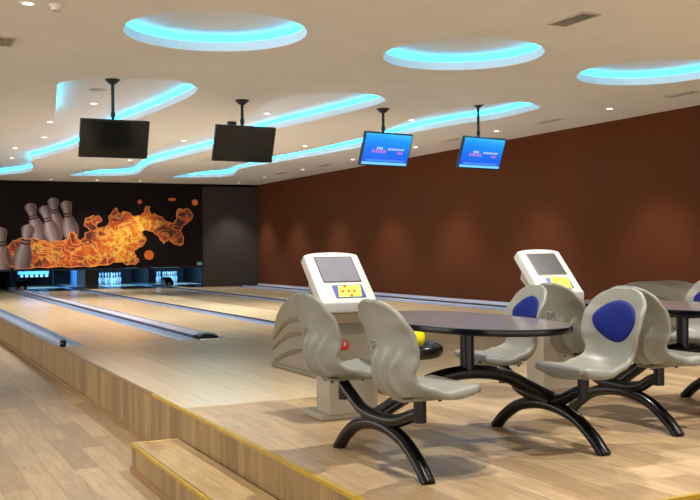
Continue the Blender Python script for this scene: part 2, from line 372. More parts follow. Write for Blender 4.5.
mural = empty('wall_mural', (MC[0], YB - .02, MC[1]), 'dark wall mural of pale bowling pins and orange flames above the pin decks', 'mural')
def mloc(x, z, off): return (x - MC[0], -off, z - MC[1])
MB().box((-8 - MC[0], 0, .675 - MC[1]), (9.54 - MC[0], .06, 3.3 - MC[1])).build('mural_panel', M['mural_bg'], mural)
PROF = [(0, 0), (.012, .05), (.04, .098), (.09, .118), (.15, .112), (.22, .092), (.30, .078), (.36, .084), (.45, .115), (.56, .15), (.66, .165), (.78, .155), (.9, .125), (1.0, .095)]
def painted_pin(top, bot, sc, off):
    a = Vector((top[0], top[1])); b = Vector((bot[0], bot[1])); ax = b - a; L = ax.length; ax.normalize(); nx = Vector((-ax.y, ax.x))
    if nx.x < 0: nx = -nx
    cen = catmull([(t_, w, 0) for t_, w in PROF], 4); NX = 12
    vs = []; side = []
    for c in cen:
        for k in range(NX + 1):
            s = -1 + 2 * k / NX; p = a + ax * (c[0] * L) + nx * (s * max(c[1], .001) * L * sc)
            vs.append(mloc(p.x, max(p.y, .69), off)); side.append((s + 1) / 2)
    mb = MB(); m = NX + 1
    mb.add(vs, [(i*m+j, i*m+j+1, (i+1)*m+j+1, (i+1)*m+j) for i in range(len(cen)-1) for j in range(NX)])
    o = mb.build('painted_pin', M['mpin'], mural, recalc=False)
    at_ = o.data.attributes.new('side', 'FLOAT', 'POINT')
    for i, s in enumerate(side): at_.data[i].value = s
    bd = MB()
    for t0 in (.28, .345):
        rows = []
        for tt in (t0, t0 + .042):
            w = .084 * L * sc
            rows.append([mloc(*(a + ax * (tt * L - .012 * L * (1 - s * s) * -1) + nx * s * w), off + .003) for s in [-1 + k / 4 for k in range(9)]])
        bd.grid(rows)
    bd.build('painted_band', M['mband'], o)
for (tp, bt, s), off in zip(PINS[:4], (.004, .012, .003, .005)): painted_pin(tp, bt, 1.16 * s, off)
fl = [(p[0] + .014 * sin(i * 1.3) + .008 * sin(i * 2.9), max(p[1] + .02 * cos(i * 1.7), .69)) for i, p in enumerate(catmull([(x, z, 0) for x, z in FLAME], 4, True))]
tri = tessellate_polygon([[Vector((x, z, 0)) for x, z in fl]])
MB().add([mloc(x, z, .018) for x, z in fl], [tuple(q) for q in tri]).build('painted_flame', M['flame'], mural, recalc=False)
MB().tube([mloc(x, max(z, .69), .019) for x, z in fl] + [mloc(*fl[0], .019)], .016, 6).build('painted_flame_rim', M['flame_rim'], mural)
for (c, rx, rz) in SPARKS:
    MB().add([mloc(c[0] + rx * cos(2*pi*k/20), c[1] + rz * sin(2*pi*k/20), .018) for k in range(20)], [tuple(range(20))]).build('painted_spark', M['spark'], mural)
for (tp, bt, s) in PINS[4:]: painted_pin(tp, bt, .88 * s, .03)
# rail along the bottom of the masking; its highlights are coloured in as strips
t = empty('masking_rail', (5.8, YB - .05, .65), 'dark rail along the bottom edge of the mural above the pin decks', 'rail')
MB().box((-3.8, -.02, -.02), (3.74, .05, .03)).build('rail', M['pit_dark'], t)
MB().box((2.0, -.024, .012), (2.9, -.02, .026)).box((1.2, -.024, .014), (1.6, -.02, .024)).build('highlight_strip', M['teal'], t)
t = empty('lane_display', (9.4, YB - .064, .775), 'small teal lane display at the right end of the mural rail', 'display')
MB().box((-.11, -.02, -.08), (.1, .043, .07)).build('housing', M['tv'], t, bevel=.008)
MB().box((-.08, -.026, -.05), (.08, -.02, .04)).build('display_face', M['teal'], t)

# ------------------------------------------------------------------ pin decks
def partition(x0, x1, y0, y1, z1, mat, lab, name='pit_partition'):
    o = MB().box((-(x1-x0)/2, 0, 0), ((x1-x0)/2, y1 - y0, z1)).build(name, mat); o.location = ((x0+x1)/2, y0, .036 if z1 > .5 else 0)
    return tag(o, lab, 'partition')
partition(6.33, 6.72, 33.2, YEND, .85, M['pillar'], 'brown-grey pillar between the blue-tinted side panel and the left full rack of pins')
partition(6.2, 6.36, 34.8, 35.3, .85, M['pit_light_tint'], 'side panel coloured with the blue pit light, beside the brown-grey pillar of the pin decks')
partition(8.58, 8.80, 33.6, YEND, .85, M['pit_dark'], 'dark partition between the two full racks of pins')
partition(3.92, 4.06, 33.4, YEND, .85, M['pit_dark'], 'dark partition left of the blue-tinted pinsetter at the far end')
partition(10.6, 10.75, 33.4, YEND, .85, M['pit_dark'], 'dark partition to the right of the right full rack of pins')
partition(2.0, 2.14, 33.4, YEND, .85, M['pit_dark'], 'dark partition at the deck-side end of the pin decks')
K = 1.13
PP = [(0, 0), (.026, 0), (.029, .01), (.045, .06), (.057, .10), (.0605, .115), (.058, .15), (.046, .19), (.03, .225), (.0235, .254), (.0245, .28), (.03, .32), (.0325, .343), (.03, .362), (.02, .376), (0, .381)]
def make_pin():
    o = MB().lathe([(r * K, z * K) for r, z in PP], n=20).build('bowling_pin', M['pin'], smooth=True, angle=60)
    mb = MB()
    for z, r in ((.236, .0278), (.262, .0245)):
        mb.lathe([(r * K, (z - .006) * K), (r * K + .002, (z - .004) * K), (r * K + .002, (z + .004) * K), (r * K, (z + .006) * K)], n=20, cap=False)
    mb.build('stripe', M['pin_red'], o, smooth=True)
    return o
pin0 = make_pin(); first = [True]
def put_pin(x, y, z, lab, grp):
    if first[0]: o = pin0; first[0] = False
    else: o = copy_tree(pin0)
    o.location = (x, y, z); tag(o, lab, 'bowling pin', grp); return o
WHERE = ['front head', 'left of second row', 'right of second row', 'left of third row', 'middle of third row', 'right of third row',
         'far left of back row', 'inner left of back row', 'inner right of back row', 'far right of back row']
def rack(xc, y0, nm):
    k = 0
    for r in range(4):
        for j in range(r + 1):
            put_pin(xc + (j - r / 2) * .3048 * 1.02, y0 + r * .264, 0, 'white pin, %s, %s' % (WHERE[k], nm), 'pins standing ' + nm); k += 1
rack(7.55, 34.8, 'in the rack beside the brown-grey pillar')
rack(9.66, 34.8, 'in the rack nearest the grey back wall')
t = empty('pinsetter', (4.94, 34.6, 0), 'pinsetter coloured with the blue pit light, holding up pins over the second lane', 'pinsetter')
MB().box((-.62, 0, .43), (.42, .5, .62)).build('setting_table', M['pit_light_tint'], t, bevel=.02)
MB().box((-.75, .1, .62), (.75, .5, .8)).build('carriage', M['pit_dark'], t)
for sx in (-.6, .6): MB().box((sx - .02, .3, 0), (sx + .02, .4, .64)).build('side_frame', M['pit_dark'], t)
for k in range(6):
    MB().lathe([(0, 0), (.05, 0), (.06, .03), (.045, .07), (.03, .09)], (-.5 + k * .165, -.02, .345), 12).build('pin_holder', M['pin'], t, smooth=True)
def hood(x, y, lab):
    e = empty('ball_gate_hood', (x, y, .046), lab, 'hood'); e.scale = (.85, .85, .8)
    prof = catmull([(-.25, 0), (-.23, .14), (-.1, .27), (.12, .33), (.4, .33), (.5, .3)], 5)
    rows = [[(sx * .16, p[0], p[1] * (.72 if abs(sx) == 1 else 1)) for sx in (-1, -.8, -.3, .3, .8, 1)] for p in prof]
    mb = MB().grid(rows)
    for s in (-1, 1): mb.add([(s * .16, p[0], p[1] * .72) for p in prof] + [(s * .16, .5, 0)], [tuple(range(len(prof) + 1))])
    mb.build('hood_shell', M['black'], e, smooth=True)
    MB().box((-.07, -.262, .04), (.05, -.23, .13)).build('badge_or_highlight', M['console_tan'], e, bevel=.01)  # pale highlight on the hood, coloured in as a small tan block
hood(4.0, 31.2, 'small black hood at the far end of the grey divider before the blue-tinted pinsetter')
hood(8.72, 31.6, 'small black hood in front of the rack nearest the grey back wall')

# ------------------------------------------------------------------ ceiling with coves
def smooth_outline(a, b):
    pts = [(x, y, 0) for x, y in a] + [(x, y, 0) for x, y in b]
    return [(p[0], p[1]) for p in catmull(pts, 5, True)]
DISCS = [(3.05, 9.17), (5.945, 9.17), (8.74, 9.2)]; DR = .90
outl = {'disc0': None}
holes = []
for k, (cx, cy) in enumerate(DISCS):
    holes.append([(cx + DR * cos(2*pi*i/96), cy + DR * sin(2*pi*i/96)) for i in range(96)])
for key in 'abc': holes.append(smooth_outline(*COVES[key]))
LIP, LED, TOP = .10, .075, .177
outer = [(-9, -8), (XW, -8), (XW, YB + .2), (-9, YB + .2)]
bm = bmesh.new(); edges = []
for loop in [outer] + holes:
    vs = [bm.verts.new((x, y, HC)) for x, y in loop]
    edges += [bm.edges.new((vs[i], vs[(i + 1) % len(vs)])) for i in range(len(vs))]
bmesh.ops.triangle_fill(bm, use_beauty=True, use_dissolve=False, edges=edges, normal=(0, 0, -1))
for f in bm.faces:
    if f.normal.z > 0: f.normal_flip()
me = bpy.data.meshes.new('ceiling'); bm.to_mesh(me); bm.free(); me.materials.append(M['ceil'])
ce = bpy.data.objects.new('ceiling', me); COL.objects.link(ce)
struct(ce)
CL = ['round cyan-lit ceiling cove, first of three from the left', 'round cyan-lit ceiling cove in the middle of the three', 'round cyan-lit ceiling cove closest to the brown wall',
      'cyan LED strip around the wavy ceiling cove above the first hanging screen', 'cyan LED strip around the wavy cove ending just before the third hanging screen',
      'cyan LED strip around the wavy cove above the screen nearest the brown wall']
def wall_ring(mb, ring, z0, z1, grow=0):
    n = len(ring); vs = [(x, y, z0) for x, y in ring] + [(x, y, z1) for x, y in ring]
    mb.add(vs, [(i, (i+1) % n, n + (i+1) % n, n + i) for i in range(n)])
for k, h_ in enumerate(holes):
    mb = MB(); wall_ring(mb, h_, HC, HC + LIP); wall_ring(mb, h_, HC + LIP + LED, HC + TOP)
    pl = [Vector((x, y, 0)) for x, y in h_]
    mb.add([(x, y, HC + TOP) for x, y in h_], [tuple(q) for q in tessellate_polygon([pl])])
    struct(mb.build('ceiling_recess', M['recess'], recalc=False))
    mb = MB(); wall_ring(mb, h_, HC + LIP, HC + LIP + LED)
    o = mb.build('led_strip', M['led'], recalc=False)
    tag(o, CL[k] if k > 2 else CL[k].replace('ceiling cove', 'LED ring of the ceiling cove').replace('cyan-lit', 'cyan'), 'LED light', 'cove lights')

# ------------------------------------------------------------------ downlights
def spot(loc, power, size=radians(100), blend=.6, col=(1, .96, .9), r=.05, parent=None):
    L = bpy.data.lights.new('downlight_lamp', 'SPOT'); L.energy = power; L.spot_size = size; L.spot_blend = blend; L.color = col; L.shadow_soft_size = r
    o = bpy.data.objects.new('downlight_lamp', L); COL.objects.link(o); o.location = loc
    if parent: o.parent = parent
    return o
def make_dl():
    e = empty('downlight', (0, 0, 0), 'x', 'downlight')
    MB().lathe([(.048, -.004), (.068, -.006), (.072, 0), (.068, 0.0), (.048, 0.0)], n=24, cap=False).build('trim_ring', M['white'], e, smooth=True)
    MB().lathe([(0, -.002), (.047, -.002), (.047, -.0005), (0, -.0005)], n=24).build('lens', M['lamp'], e)
    return e
dl0 = make_dl(); dlf = [True]
def downlight(x, y, z, lab, power, size=100, grp='recessed downlights', blend=.6):
    if dlf[0]: e = dl0; dlf[0] = False
    else: e = copy_tree(dl0)
    e.location = (x, y, z); tag(e, lab, 'downlight', grp)
    if power: spot((0, 0, -.03), power, radians(size), blend, parent=e)
    return e
ORD = ['first', 'second', 'third', 'fourth', 'fifth', 'sixth', 'seventh']
for k, y in enumerate((8.85, 11.84, 14.93, 17.94, 20.98, 24.06, 26.92)):
    if k == 0:
        downlight(10.4, y, HC, 'recessed downlight by the brown wall beyond the ceiling vents', P_WALL, 82, blend=.65)
    else:
        downlight(10.4, y, HC, 'recessed downlight, %s nearest in the row along the brown wall' % ORD[k - 1], P_WALL, 82, blend=.65)
downlight(1.2, 8.72, HC, 'bright recessed downlight near the smoke detector', P_MAIN)
downlight(5.44, 18.43, HC, 'recessed downlight between the first and second hanging screens', P_LANE)
downlight(5.41, 22.79, HC, 'small recessed downlight above the far end of the second wavy cove', P_LANE)
downlight(8.08, 18.54, HC, 'recessed downlight behind and above the third hanging screen, left of its pole', P_LANE)
downlight(8.13, 14.16, HC, 'recessed downlight between the wavy cove and the pole of the fourth screen', P_MAIN)
downlight(10.5, 29.5, HC, 'recessed downlight above the bare grey back wall', P_WALL * 1.2, 82, blend=.65)
for x, n in ((7.31, 'flame side'), (4.65, 'pale pin side'), (6.0, 'middle')):
    downlight(x, 29.5, HC, 'tiny recessed downlight close above the mural, %s' % n, P_MURAL)
RC = HC + TOP - .001
for k, (x, y) in enumerate(((3.1, 15.42), (2.82, 17.9), (3.08, 20.3), (2.8, 22.64), (3.02, 25.04))):
    downlight(x, y, RC, 'downlight inside the wavy cove of the first screen, %s nearest' % ORD[k], P_LANE * .7)
downlight(6.04, 15.47, RC, 'downlight inside the wavy cove right of the second screen pole', P_LANE * .7)
for (x, y) in SEAT_LIGHTS: 
    downlight(x, y, HC, 'unseen recessed downlight overhead, around the seating deck', P_SEAT, 120)
for y in (2.9, 5.85):  # unseen lamps added along the wall row to brighten the ceiling's right side
    downlight(10.4, y, HC, 'added unseen downlight by the brown wall beside the seating deck', P_SEAT * 1.3, 110)

# ------------------------------------------------------------------ ceiling fittings
def vent(x, y, sx, sy, lab, n=7, dark='vent_dark'):
    e = empty('ceiling_vent', (x, y, HC), lab, 'vent', 'ceiling vents')
    MB().box((-sx, -sy, -.006), (sx, sy, .0)).build('backing', M[dark], e)
    mb = MB(); b = .022
    mb.box((-sx - b, -sy - b, -.014), (sx + b, -sy, 0)).box((-sx - b, sy, -.014), (sx + b, sy + b, 0)).box((-sx - b, -sy, -.014), (-sx, sy, 0)).box((sx, -sy, -.014), (sx + b, sy, 0))
    mb.build('frame', M['vent'], e)
    mb = MB()
    for k in range(n):
        q = -sx + (k + .5) * 2 * sx / n
        mb.obox((q, 0, -.011), (.005, 0, .004), (0, sy, 0), (0, 0, .0015))
    mb.build('slats', M['vent'], e)
vent(5.97, 7.28, .09, .24, 'long slotted ceiling vent in front of the round coves', 5)
vent(10.36, 10.3, .05, .25, 'slotted ceiling vent by the brown wall, nearest of its row', 4)
vent(10.41, 13.4, .05, .27, 'slotted ceiling vent by the brown wall, second of its row', 4)
vent(10.36, 16.44, .05, .28, 'slotted ceiling vent by the brown wall, third of its row', 4)
vent(10.36, 19.5, .05, .28, 'slotted ceiling vent by the brown wall, fourth of its row', 4)
vent(10.39, 22.58, .05, .28, 'slotted ceiling vent by the brown wall, fifth of its row', 4)
vent(10.3, 25.37, .05, .28, 'slotted ceiling vent by the brown wall, farthest of its row', 4)
vent(1.02, 10.36, .24, .2, 'square dark-grilled ceiling vent near the smoke detector', 12, 'vent_dark')
for (x, y, n) in ((4.6, 29.0, 'first cove'), (6.9, 28.6, 'second cove')):
    o = MB().lathe([(0, -.01), (.11, -.01), (.12, 0)], n=24).build('ceiling_speaker', M['vent'], smooth=True); o.location = (x, y, HC)
    tag(o, 'round grey ceiling speaker past the far tip of the %s' % n, 'speaker')
o = MB().lathe([(0, -.008), (.12, -.008), (.13, 0)], n=24).build('ceiling_speaker', M['vent'], smooth=True); o.location = (2.89, 14.08, RC + .001)
tag(o, 'round grey ceiling speaker beside the pole of the first screen', 'speaker')
e = empty('smoke_detector', (1.43, 8.68, HC), 'small white smoke detector on the ceiling beside a bright downlight', 'smoke detector')
MB().lathe([(0, -.02), (.055, -.02), (.06, -.012), (.06, 0)], n=24).build('mount', M['ceil'], e, smooth=True)
MB().lathe([(0, -.05), (.032, -.048), (.042, -.036), (.042, -.02), (0, -.02)], n=24).build('chamber', M['ceil'], e, smooth=True)
MB().lathe([(.03, -.052), (.035, -.049), (.03, -.046)], n=24, cap=False).build('grille', M['vent_dark'], e, smooth=True)

# ------------------------------------------------------------------ hanging screens
scr = NT('tv_picture'); tc = scr.node('ShaderNodeTexCoord'); sp = scr.node('ShaderNodeSeparateXYZ'); scr.link(tc.outputs['Generated'], sp.inputs[0])
nz = scr.node('ShaderNodeTexNoise', i_Scale=2.5); scr.link(tc.outputs['Object'], nz.inputs['Vector'])
ff = scr.math('ADD', sp.outputs[2], scr.math('MULTIPLY', scr.math('SUBTRACT', nz.outputs[0], .5), .5))
colr = scr.ramp(ff, [(0, srgb(30, 84, 226)), (.45, srgb(26, 112, 234)), (.8, srgb(30, 150, 240)), (1, srgb(60, 186, 246))])
scr.set(Base_Color=(0, 0, 0, 1), Emission_Color=colr, Emission_Strength=SCREEN_STRENGTH, Roughness=.2)
M['scr_white'] = emit('picture_white', (235, 240, 255), SCREEN_STRENGTH); M['scr_pink'] = emit('picture_pink', (250, 120, 170), SCREEN_STRENGTH)
M['scr_cyan'] = emit('picture_cyan', (120, 210, 245), SCREEN_STRENGTH)
def glyph(mb, x, z, s, y=-.0285):
    """a small square written character built of strokes"""
    t_ = s * .13
    rnd = random.Random(int(x * 1000) + int(z * 77))
    for k in range(3): q = z + s * (.08 + .4 * k); w = rnd.uniform(.3, .5); mb.box((x + s * (.5 - w), y, q), (x + s * (.5 + w), y + .001, q + t_))
    for q in rnd.sample([.12, .3, .5, .7], 2): mb.box((x + s * q, y, z + s * .05), (x + s * q + t_, y + .001, z + s * rnd.uniform(.75, 1)))
def tv(x, ztop, on, lab, box=False, rz=0):
    tilt = radians(20); H2, W2 = .262, .462
    e = empty('hanging_screen', (x, 13.1, 2.72), lab, 'television', 'hanging screens', rz)
    R = Matrix.Rotation(tilt, 4, 'X')     # top leans towards the seats
    def tr(mb): mb.v = [tuple(R @ Vector(v)) for v in mb.v]; return mb
    tr(MB().box((-W2, -.025, -H2), (W2, .03, H2)).box((-.3, .03, -.18), (.3, .06, .16))).build('housing', M['tv'], e, bevel=.006)
    pic = tr(MB().box((-W2 + .016, -.027, -H2 + .02), (W2 - .016, -.0255, H2 - .016))).build('picture' if on else 'dark_glass', scr.m if on else M['tv_off'], e)
    if on:
        for x0, dx, n, z0, sz, mm in ((-.2, .042, 3, .0, .036, 'scr_white'), (.02, .036, 9, -.004, .03, 'scr_white'), (-.28, .055, 5, -.052, .044, 'scr_pink'), (.22, .036, 3, -.06, .03, 'scr_pink')):
            mb = MB(); [glyph(mb, x0 + k * dx, z0, sz) for k in range(n)]
            tr(mb).build('picture_lettering', M[mm], pic)
        mb = MB().box((-.44, -.0285, -.238), (.44, -.0275, -.2)); [glyph(mb, -.36 + k * .044, -.185, .026) for k in range(17)]
        tr(mb).build('picture_caption', M['scr_cyan'], pic)
    zt = ztop - 2.72
    MB().tube([(0, .06, .1), (0, .06, zt)], .022, 12).build('pole', M['black_matte'], e, smooth=True)
    MB().tube([(0, .06, .3), (0, .06, .36)], .03, 12).build('pole_collar', M['black_matte'], e, smooth=True)
    MB().box((-.1, .03, -.12), (.1, .07, .2)).build('bracket', M['black_matte'], e, bevel=.006)
    MB().lathe([(.03, zt - .07), (.045, zt - .06), (.1, zt - .012), (.1, zt)], (0, .06, 0), 20).build('ceiling_flange', M['black_matte'], e, smooth=True)
    if box: MB().box((-.24, -.02, H2 + .0), (-.12, .05, H2 + .05)).build('receiver_box', M['tv'], e, bevel=.005)
tv(2.90, RC, False, 'switched-off hanging screen inside the wavy cove, closest to the mural pins')
tv(4.755, HC, False, 'switched-off hanging screen with a small box on its top edge', True, radians(3))
tv(7.065, HC, True, 'lit blue hanging screen mounted on the flat ceiling beside a wavy cove', rz=radians(10))
tv(8.82, RC, True, 'lit blue hanging screen closest to the brown wall', rz=radians(10))

# ------------------------------------------------------------------ seats and tables
SP = catmull([(.236, .432, 0), (.258, .46, 0), (.252, .492, 0), (.21, .505, 0), (.14, .493, 0), (.06, .478, 0), (-.04, .475, 0), (-.115, .489, 0), (-.163, .526, 0), (-.186, .58, 0), (-.195, .655, 0), (-.203, .74, 0), (-.222, .83, 0), (-.240, .895, 0), (-.254, .938, 0)], 12)
cum = [0]
for a, b in zip(SP, SP[1:]): cum.append(cum[-1] + (b - a).length)
def interp(tab, s):
    for (a, x), (b, y) in zip(tab, tab[1:]):
        if s <= b: u = (s - a) / (b - a) if b > a else 0; u = u * u * (3 - 2 * u); return x + (y - x) * u
    return tab[-1][1]
def prof(s):
    L = s * cum[-1]
    for i in range(len(SP) - 1):
        if L <= cum[i + 1] or i == len(SP) - 2:
            u = (L - cum[i]) / (cum[i + 1] - cum[i]); p = SP[i].lerp(SP[i + 1], u); t_ = (SP[min(i+2, len(SP)-1)] - SP[max(i-1, 0)]).normalized(); break
    n = Vector((t_.y, -t_.x, 0))
    return p, n, t_
WR = [(0, 0), (.1, .004), (.3, .014), (.40, .04), (.48, .05), (.58, .058), (.70, .075), (.8, .06), (.9, .03), (1, .01)]
WT = [(0, .165), (.05, .198), (.13, .215), (.3, .218), (.42, .210), (.52, .196), (.58, .196), (.68, .228), (.76, .242), (.80, .242)]
def width(s):
    if s <= .8: return interp(WT, s)
    return .242 * max(.0005, 1 - ((s - .8) / .2) ** 2.4) ** (1 / 2.4)
def surf(s, t_, off=0):
    p, n, _ = prof(s); w = width(s); wr = interp(WR, s) * abs(t_) ** 2.2 * (1 if s < .8 else width(s) / .242)
    if s < .12: wr -= .03 * (1 - s / .12) ** 2 * abs(t_) ** 3
    q = p + n * (wr + off)
    return Vector((q.x, t_ * w, q.y))
def thick(s, t_): return interp([(0, .010), (.04, .012), (.08, .022), (.14, .054), (.22, .06), (.34, .046), (.5, .034), (.8, .03), (1, .024)], s)
def ribs(s, t_):
    if s < .44: return 0
    a = interp([(.44, 0), (.49, 1), (.66, 1), (.76, 0)], s); r = 0
    for c in (-.62, -.22, .18):
        d = t_ - c - .14 * sin((s - .45) * 14); d = d / (.045 if d > 0 else .13); r += math.exp(-d * d)
    return a * r * .026
def shell_mesh():
    NS, NT_ = 72, 64; inner = []; outer_ = []
    SS = [(i / NS if i / NS < .8 else .8 + .2 * sin((i / NS - .8) / .2 * pi / 2)) for i in range(NS + 1)]
    SS[-1] = .9985
    for s in SS:
        ts = [-1 + 2 * j / NT_ for j in range(NT_ + 1)]
        inner.append([surf(s, t_) for t_ in ts])
        outer_.append([surf(s, t_, -thick(s, t_) - ribs(s, t_)) for t_ in ts])
    m = NT_ + 1; o = (NS + 1) * m
    mb = MB().grid(inner); mb.grid(outer_)
    idx = [(0, j) for j in range(m)] + [(i, NT_) for i in range(1, NS + 1)] + [(NS, j) for j in range(NT_ - 1, -1, -1)] + [(i, 0) for i in range(NS - 1, 0, -1)]
    ids = [i * m + j for i, j in idx]; n = len(ids)
    V = [Vector(v) for v in mb.v]
    # rounded rim: intermediate rings bulging outwards between the inner and the outer face
    rings = [ids]
    for k, (u, h) in enumerate(((.12, .28), (.5, .5), (.88, .28))):
        ring = []
        for q, (i, j) in enumerate(idx):
            a, b = V[ids[q]], V[ids[q] + o]
            pa, pb = V[ids[(q - 1) % n]], V[ids[(q + 1) % n]]
            tan = (pb - pa).normalized(); nn = (a - b); th = nn.length; nn = nn.normalized()
            outw = tan.cross(nn).normalized()
            ring.append(len(mb.v)); mb.v.append(tuple(a.lerp(b, u) + outw * min(th, .05) * h * RIMSIGN))
        rings.append(ring)
    rings.append([i + o for i in ids])
    for r0, r1 in zip(rings, rings[1:]):
        for q in range(n): mb.f.append((r0[q], r0[(q + 1) % n], r1[(q + 1) % n], r1[q]))
    return mb
RIMSIGN = 1
SHELL = shell_mesh()
def pad_mesh():
    mb = MB(); rows = []; s0 = .785
    for i in range(9):
        r = i / 8; row = []
        for k in range(41):
            a = 2 * pi * k / 40; ds = sin(a) * (.135 if sin(a) > 0 else .13); dt = cos(a) * (.76 - .12 * max(0, -sin(a)))
            row.append(surf(s0 + ds * r, dt * r, .005 + .008 * (1 - r ** 6)))
        rows.append(row)
    rows.append([surf(s0 + sin(2*pi*k/40) * .14, cos(2*pi*k/40) * (.765 - .12 * max(0, -sin(2*pi*k/40))), -.004) for k in range(41)])
    return mb.grid(rows)
PADM = pad_mesh()
def emblem_mesh():
    mb = MB()
    def P(u, v, o=0): s = .745 + v * .034; t_ = .16 + u * .17; return surf(s, t_, -thick(s, t_) - .003 - o)
    def stroke(pts, r): mb.tube([P(u, v) for u, v in pts], r, 8)
    stroke([(-1, -1), (-.5, -1), (0, -1), (.5, -1), (1, -1)], .0045); stroke([(-1, 1), (-.5, 1), (0, 1), (.5, 1), (1, 1)], .0045)
    stroke([(-1, -1), (-1, 0), (-1, 1)], .0045); stroke([(1, -1), (1, 0), (1, 1)], .0045)
    stroke([(a[0], a[1]) for a in catmull([(.55, .5, 0), (.1, .7, 0), (-.5, .45, 0), (-.2, .05, 0), (.4, -.15, 0), (.45, -.55, 0), (-.1, -.7, 0), (-.6, -.5, 0)], 4)], .005)
    stroke([(-.7, 0), (0, .02), (.7, 0)], .003)
    return mb
EMB = emblem_mesh()
proto_seat = None
def make_seat(parent, x, y, rz):
    global proto_seat
    if proto_seat is None:
        o = SHELL.build('seat', M['shell'], parent, smooth=True, angle=170)
        PADM.build('back_pad', M['pad'], o, smooth=True, angle=75)
        EMB.build('emblem', M['shell'], o, smooth=True)
        MB().box((-.12, -.07, .420), (.12, .07, .438)).build('mounting_plate', M['plate'], o, bevel=.003)
        for bx in (-.1, .1):
            for by in (-.05, .05): MB().tube([(bx, by, .410), (bx, by, .421)], .01, 8).build('bolt', M['black_matte'], o)
        proto_seat = o
    else: o = copy_tree(proto_seat, parent)
    o.location = (x, y, 0); o.rotation_euler = (0, 0, rz); o.parent = parent
def bench(cx, cy, lab, SIDES, turn):
    e = empty('bowling_table_set', (cx, cy, 0), lab, 'table with seats', 'tables with swivel seats')
    HX = .61
    for s, ya, ra, ys, SY in SIDES:
        X = s * HX
        arch = catmull([(X, ya - ra, .0), (X, ya - ra * .79, .095), (X, ya - ra * .47, .185), (X, ya, .222), (X, ya + ra * .47, .185), (X, ya + ra * .79, .095), (X, ya + ra, .0)], 8)
        MB().tube(arch, .038, 16).build('foot_arch', M['black'], e, smooth=True)
        arm = catmull([(X, ys - SY, .345), (X, ys - SY + .07, .325), (X, ys - .2, .27), (X, ya, .258), (X, ys + .2, .275), (X, ys + SY - .1, .34), (X, ys + SY, .39)], 8)
        MB().tube(arm, .036, 16).build('seat_arm', M['black'], e, smooth=True)
        for q in (-1, 1):
            MB().tube([(X, ys + q * SY, .30), (X, ys + q * SY, .422)], .034, 16).build('seat_post', M['black'], e, smooth=True)
    beam = catmull([(-HX, 0, .262), (-HX * .72, 0, .345), (-HX * .4, 0, .435), (0, 0, .465), (HX * .4, 0, .435), (HX * .72, 0, .345), (HX, 0, .262)], 8)
    MB().tube(beam, .042, 16).build('cross_beam', M['black'], e, smooth=True)
    MB().tube([(0, 0, .45), (0, 0, TZ - .04)], .042, 20).build('table_post', M['black'], e, smooth=True)
    br = [(-.42, TZ - .035), (.42, TZ - .035), (.34, TZ - .055), (.1, TZ - .085), (-.1, TZ - .085), (-.34, TZ - .055)]
    MB().prism(br, lambda u, v, w: (w, u, v), -.05, .05).build('top_bracket', M['black_matte'], e)
    EX, EY, N = TEX, TEY, 72
    ell = []
    for k in range(N):
        a = 2 * pi * k / N; c_, s_ = cos(a), sin(a); q = 2 / 2.3
        ell.append((EX * abs(c_) ** q * (1 if c_ > 0 else -1), EY * abs(s_) ** q * (1 if s_ > 0 else -1)))
    MB().prism([(u * .985, v * .993 + TOFF) for u, v in ell], lambda u, v, w: (u, v, w), TZ - .035, TZ).build('tabletop', M['table'], e)
    rows = []
    for dr, z in ((0, TZ - .036), (.008, TZ - .034), (.012, TZ - .018), (.008, TZ - .001), (0, TZ + .001), (-.006, TZ - .004)):
        rows.append([(u * (.99 + dr / EX), v * (.994 + dr / EY) + TOFF, z) for u, v in ell + ell[:1]])
    MB().grid(rows).build('edge_band', M['black'], e, smooth=True)
    k = 0
    for s, ya, ra, ys, SY in SIDES:
        for q in (1, -1):
            dx, rz = turn[k]; k += 1
            make_seat(e, s * HX + dx, ys + q * SY, rz)
    return e
TZ, TEX, TEY, TOFF = .77, .43, .88, .11
# per side: side, arch centre and reach, seat centre and reach; then the offset and swivel of each seat
bench(3.11, 4.79, 'dark oval table with four grey swivel seats, nearest the step',
      ((-1, -.04, .53, -.04, .45), (1, .055, .54, .10, .40)), ((0, 0), (-.01, 0), (-.02, pi - .2), (.06, pi)))
bench(5.1, 5.08, 'dark oval table with four grey swivel seats, partly cut off behind the other table',
      ((-1, -.04, .53, -.02, .38), (1, .055, .54, .10, .40)), ((0, 0), (0, 0), (.03, pi), (.03, pi)))

